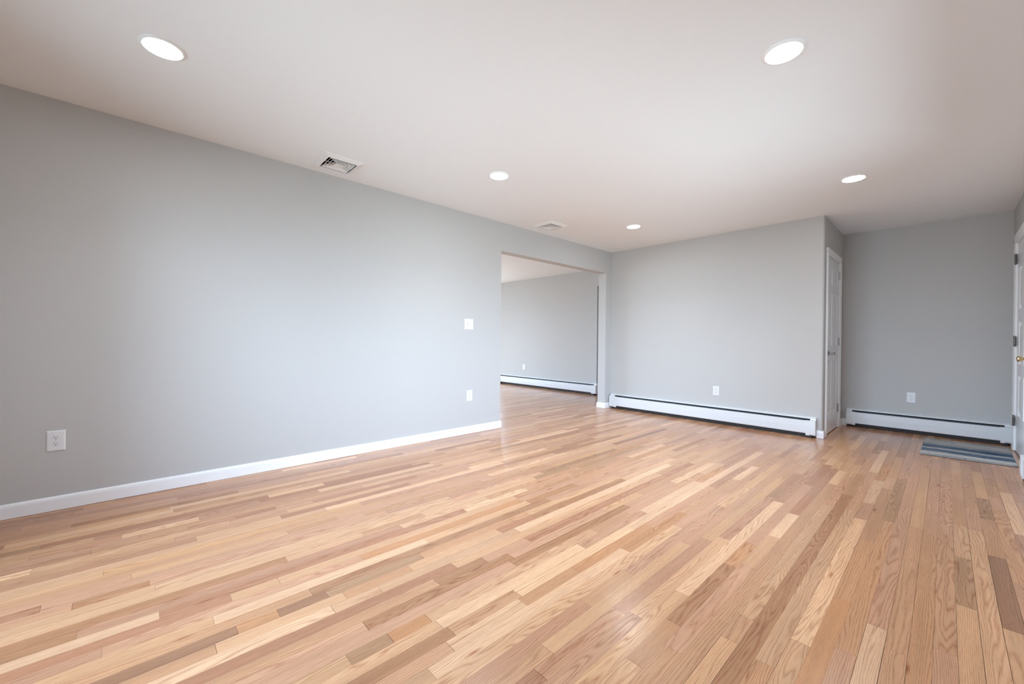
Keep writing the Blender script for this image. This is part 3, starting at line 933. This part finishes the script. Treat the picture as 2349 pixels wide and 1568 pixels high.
outlet('wall_outlet', 'white outlet low on the long grey wall near its long baseboard', (0.0, -0.342, 0.414), PI / 2)
outlet('wall_outlet', 'white outlet directly below the light switch', (0.0, 2.724, 0.421), PI / 2)
outlet('wall_outlet', 'white outlet above the longest baseboard heater', (1.587, YB, 0.416), 0)
outlet('wall_outlet', 'white outlet above the entry alcove heater near the rug', (3.335, YE, 0.417), 0)
ro = empty('wall_outlet', (-2.995, YR, 0.434))
tag(ro, 'white outlet on the far wall seen through the wide opening', 'outlet', 'white wall outlets')
bm = bmesh.new(); plate(bm, 0.077, 0.121)
new_mesh('cover_plate', bm, M_PLATE, ro)
bm = bmesh.new(); box(bm, (-0.0175, -0.0068, -0.034), (0.0175, -0.004, 0.034), 0.0012)
rr = new_mesh('receptacle', bm, M_RECEPT, ro)
for zc in (0.019, -0.019):
    bm = bmesh.new()
    box(bm, (-0.0076, -0.00705, zc), (-0.0054, -0.0062, zc + 0.0085))
    box(bm, (0.0056, -0.00705, zc + 0.001), (0.0076, -0.0062, zc + 0.0078))
    lathe(bm, [(0.0026, 0.0), (0.0026, 0.0009)], (0, -0.0062, zc - 0.0065), (0, -1, 0), 14)
    new_mesh('slots', bm, M_SLOT, rr)

sw = empty('light_switch', (0.0, 2.708, 1.213), (0, 0, PI / 2))
tag(sw, 'white double light switch beside the wide opening', 'switch')
bm = bmesh.new(); plate(bm, 0.121, 0.119)
new_mesh('cover_plate', bm, M_PLATE, sw)
for i, xs in enumerate((-0.023, 0.023)):
    bm = bmesh.new()
    box(bm, (xs - 0.0052, -0.0060, -0.0125), (xs + 0.0052, -0.0050, 0.0125))
    slot = new_mesh('toggle_slot', bm, M_SCREW, sw)
    bm = bmesh.new()
    tilt = 1 if i == 0 else -1
    prism(bm, [(-0.005, -0.008), (-0.005, 0.008), (-0.018, 0.006 * tilt + 0.0035), (-0.018, 0.006 * tilt - 0.0035)], 0, xs - 0.0042, xs + 0.0042)
    new_mesh('toggle', bm, M_PLATE, sw)
    for z in (-0.030, 0.030):
        bm = bmesh.new()
        lathe(bm, [(0.003, 0.0), (0.003, 0.0008), (0.0022, 0.0014)], (xs, -0.0052, z), (0, -1, 0), 14)
        new_mesh('screw', bm, M_SCREW, sw)


# ------------------------------------------------------------------ recessed lights
def downlight(label, x, y):
    r = empty('recessed_light', (x, y, H))
    tag(r, label, 'ceiling light', 'round recessed ceiling lights')
    return r


LIGHTS = [(1.003, 0.090, 'round recessed light nearest the camera on the side of the long grey wall'),
          (3.062, 2.278, 'round recessed light nearest the camera on the entry side of the ceiling'),
          (1.003, 2.258, 'round recessed light between the two ceiling vents'),
          (1.006, 4.425, 'round recessed light above the longest heater, smallest in view'),
          (3.063, 4.441, 'round recessed light in front of the closet corner')]
first = None
for x, y, lab in LIGHTS:
    if first is None:
        first = downlight(lab, x, y)
        bm = bmesh.new()
        lathe(bm, [(0.089, 0.0), (0.089, -0.0025), (0.087, -0.0045), (0.080, -0.0075), (0.0765, -0.0080), (0.0755, -0.006), (0.0755, -0.001)], (0, 0, 0), (0, 0, 1), 64, caps=False)
        new_mesh('trim_ring', bm, M_LAMPTRIM, first, smooth=True)
        bm = bmesh.new()
        lathe(bm, [(0.0758, -0.0055), (0.060, -0.0068), (0.035, -0.0078), (0.008, -0.0082)], (0, 0, 0), (0, 0, 1), 48, caps=False)
        bmesh.ops.holes_fill(bm, edges=[e for e in bm.edges if e.is_boundary and e.calc_length() < 0.004])
        new_mesh('lens', bm, M_LENS, first, smooth=True)
        ld = bpy.data.lights.new('bulb', 'SPOT')
        ld.energy = BULB_WATTS
        ld.color = (0.95, 0.98, 1.0)
        ld.spot_size = math.radians(125)
        ld.spot_blend = 1.0
        ld.shadow_soft_size = 0.06
        lo = bpy.data.objects.new('bulb', ld)
        lo.location = (0, 0, -0.014)
        lo.parent = first
        COL.objects.link(lo)
    else:
        c = copy_tree(first)
        c.location = (x, y, H)
        c['label'] = lab


# ------------------------------------------------------------------ ceiling diffusers
def vent(x, y, label):
    r = empty('ceiling_vent', (x, y, H))
    tag(r, label, 'vent', 'square ceiling vents')
    return r


def build_vent_parts(r):
    # bevelled frame
    bm = bmesh.new()
    a, b_ = 0.152, 0.112
    loops = [(a, 0.0), (a, -0.003), (a - 0.004, -0.006), (b_ + 0.006, -0.021), (b_, -0.021), (b_, 0.0)]
    prev = None
    for s_, z in loops:
        ring = [bm.verts.new(v) for v in ((-s_, -s_, z), (s_, -s_, z), (s_, s_, z), (-s_, s_, z))]
        if prev:
            for k in range(4):
                bm.faces.new([prev[k], prev[(k + 1) % 4], ring[(k + 1) % 4], ring[k]])
        prev = ring
    new_mesh('frame', bm, M_VENT, r)
    # nested louvre blades: lower edge outwards
    for s_ in (0.096, 0.074, 0.052):
        bm = bmesh.new()
        up_, lo_ = s_ - 0.021, s_
        th = 0.0022
        prs = [(lo_, -0.019), (up_, 0.006), (up_ - th, 0.005), (lo_ - th, -0.0205)]
        rings = []
        for q, z in prs:
            rings.append([bm.verts.new(v) for v in ((-q, -q, z), (q, -q, z), (q, q, z), (-q, q, z))])
        for i in range(4):
            A, B = rings[i], rings[(i + 1) % 4]
            for k in range(4):
                bm.faces.new([A[k], A[(k + 1) % 4], B[(k + 1) % 4], B[k]])
        new_mesh('louvre', bm, M_VENT, r)
    # centre plate with lever
    bm = bmesh.new()
    q0, q1 = 0.036, 0.012
    A = [bm.verts.new(v) for v in ((-q0, -q0, -0.0195), (q0, -q0, -0.0195), (q0, q0, -0.0195), (-q0, q0, -0.0195))]
    B = [bm.verts.new(v) for v in ((-q1, -q1, 0.004), (q1, -q1, 0.004), (q1, q1, 0.004), (-q1, q1, 0.004))]
    bm.faces.new(B)
    bm.faces.new(A)
    for k in range(4):
        bm.faces.new([A[k], A[(k + 1) % 4], B[(k + 1) % 4], B[k]])
    new_mesh('centre_plate', bm, M_VENT, r)
    bm = bmesh.new()
    box(bm, (-0.0015, -0.006, -0.024), (0.0015, 0.006, 0.004))
    box(bm, (-0.011, -0.0015, -0.027), (0.011, 0.0015, -0.021), 0.001)
    new_mesh('lever', bm, M_VENT, r)
    # struts joining the blades
    bm = bmesh.new()
    for sx, sy in ((1, 0), (-1, 0), (0, 1), (0, -1)):
        for k in range(8):
            pass
        if sx:
            box(bm, (min(sx * 0.02, sx * 0.112), -0.0012, -0.012), (max(sx * 0.02, sx * 0.112), 0.0012, -0.006))
        else:
            box(bm, (-0.0012, min(sy * 0.02, sy * 0.112), -0.012), (0.0012, max(sy * 0.02, sy * 0.112), -0.006))
    new_mesh('strut', bm, M_VENT, r)
    # duct boot above
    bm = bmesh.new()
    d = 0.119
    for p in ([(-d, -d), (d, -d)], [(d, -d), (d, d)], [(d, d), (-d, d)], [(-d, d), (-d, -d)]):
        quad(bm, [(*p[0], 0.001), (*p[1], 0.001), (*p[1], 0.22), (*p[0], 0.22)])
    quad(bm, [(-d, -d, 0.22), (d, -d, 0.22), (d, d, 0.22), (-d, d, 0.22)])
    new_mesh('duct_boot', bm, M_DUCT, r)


v1 = vent(VENTS[0][0], VENTS[0][1], 'larger looking square ceiling vent near the long wall, closest to the camera')
build_vent_parts(v1)
v2 = copy_tree(v1)
v2.location = (VENTS[1][0], VENTS[1][1], H)
v2['label'] = 'square ceiling vent above the wide opening'

# ------------------------------------------------------------------ rug
rug = empty('entry_rug', (3.75, 5.96, 0.0))
tag(rug, 'small blue and cream streaked rug in front of the entry heater', 'rug')


def build_rug():
    c = [Vector((3.447, 5.454)), Vector((4.037, 5.505)), Vector((4.052, 6.460)), Vector((3.456, 6.421))]
    nu, nv = 70, 110
    me = bpy.data.meshes.new('pile')
    verts, faces, uvs, bands = [], [], [], []
    # streak tone across the depth of the rug, front (0) to back (1): 0 navy ... 1 cream
    keys = [(0.0, .62), (.03, .35), (.06, .75), (.11, .80), (.16, .72), (.20, .35), (.27, .22), (.33, .30), (.36, .66), (.40, .62), (.44, .28), (.52, .18), (.58, .30), (.62, .55), (.66, .45), (.70, .60), (.76, .72),
            (.83, .58), (.87, .74), (.92, .48), (.97, .66), (1.0, .6)]

    def band(t):
        for (a, x), (b_, y) in zip(keys, keys[1:]):
            if a <= t <= b_:
                return x + (y - x) * (t - a) / (b_ - a)
        return .6
    rr_ = random.Random(4)
    for j in range(nv + 1):
        for i in range(nu + 1):
            s, t = i / nu, j / nv
            p = (c[0] * (1 - s) + c[1] * s) * (1 - t) + (c[3] * (1 - s) + c[2] * s) * t
            ed = min(s, 1 - s, t * 1.6, (1 - t) * 1.6)
            z = 0.0085 + 0.0012 * rr_.random() if ed > 0.003 else 0.0045
            wv = 0.0
            verts.append((p.x - 3.75 + wv, p.y - 5.96, z))
            sh = t + 0.030 * (s - 0.5) + 0.012 * mnoise.noise(Vector((s * 3, t * 9, 0)))
            bands.append(min(max(band(min(max(sh, 0), 1)) + 0.06, 0), 1))
            uvs.append((s * 0.6, t * 0.97))
    for j in range(nv):
        for i in range(nu):
            k = j * (nu + 1) + i
            faces.append((k, k + 1, k + nu + 2, k + nu + 1))
    me.from_pydata(verts, [], faces)
    me.uv_layers.new(name='rug')
    me.color_attributes.new('band', 'FLOAT_COLOR', 'POINT')
    ul, ca = me.uv_layers['rug'], me.color_attributes['band']
    for k, b_ in enumerate(bands):
        ca.data[k].color = (b_, b_, b_, 1)
    for l in me.loops:
        ul.data[l.index].uv = uvs[l.vertex_index]
    me.materials.append(M_RUG)
    o = bpy.data.objects.new('pile', me)
    COL.objects.link(o); o.parent = rug
    bm = bmesh.new()
    pts = [(p.x - 3.75, p.y - 5.96) for p in c]
    prism(bm, pts, 2, 0.0005, 0.0044)
    new_mesh('backing', bm, M_RUGBACK, rug)


build_rug()


# ------------------------------------------------------------------ windows (daylight source, outside the frame of the photograph)
def window(name, label, d_in, d_out, op, sgn, bars, axis=0, sill=True):
    """glazed opening in a wall whose planes are d_in (room side) and d_out; op = (a0, a1, z0, z1) along the wall; sgn looks into the room"""
    y0, y1, z0, z1 = op
    r = empty(name, (0, 0, 0))
    struct(r, label, 'window')
    xm = (d_in + d_out) / 2
    lo, hi = xm - 0.035, xm + 0.035

    def bx(bm, a, b_):
        if axis == 1:
            a, b_ = (a[1], a[0], a[2]), (b_[1], b_[0], b_[2])
        box(bm, a, b_)
    bm = bmesh.new()
    f = 0.05
    bx(bm, (lo, y0, z0), (hi, y0 + f, z1)); bx(bm, (lo, y1 - f, z0), (hi, y1, z1))
    bx(bm, (lo, y0 + f, z0), (hi, y1 - f, z0 + f)); bx(bm, (lo, y0 + f, z1 - f), (hi, y1 - f, z1))
    for yb in bars:
        bx(bm, (lo, yb - 0.025, z0 + f), (hi, yb + 0.025, z1 - f))
    new_mesh('window_frame', bm, M_TRIM, r)
    ed = [y0 + f] + [q for yb in bars for q in (yb - 0.025, yb + 0.025)] + [y1 - f]
    for a, b_ in zip(ed[0::2], ed[1::2]):
        bm = bmesh.new()
        pts = [(xm, a, z0 + f), (xm, b_, z0 + f), (xm, b_, z1 - f), (xm, a, z1 - f)]
        quad(bm, [(p[1], p[0], p[2]) if axis == 1 else p for p in pts])
        new_mesh('window_pane', bm, M_GLASS, r)
    bm = bmesh.new()
    cw = 0.07
    xa, xb = sorted((d_in, d_in + sgn * 0.016))
    zb = z0 - cw if sill else z0
    bx(bm, (xa, y0 - cw, zb), (xb, y0, z1 + cw)); bx(bm, (xa, y1, zb), (xb, y1 + cw, z1 + cw))
    bx(bm, (xa, y0, z1), (xb, y1, z1 + cw))
    if sill:
        bx(bm, (xa, y0, z0 - cw), (xb, y1, z0))
    new_mesh('window_casing', bm, M_TRIM, r)
    return r


window('window_1', 'wide white picture window over the long outer heater', W, W + 0.16, WIN_A, -1, (WIN_A[0] + 0.5, WIN_A[1] - 0.5))
window('window_2', 'white window in the room beyond the opening', XR, XR - 0.16, WIN_B, 1, ((WIN_B[0] + WIN_B[1]) / 2,))
window('window_fill', 'unseen white glazed patio door added opposite the closet wall for fill light', YF, YF - 0.12, WIN_FILL, 1, ((WIN_FILL[0] + WIN_FILL[1]) / 2,), axis=1, sill=False)
window('window_4', 'white glazed door beyond the end of the far heater', YR, YR + 0.121, WIN_D, -1, (), axis=1, sill=False)
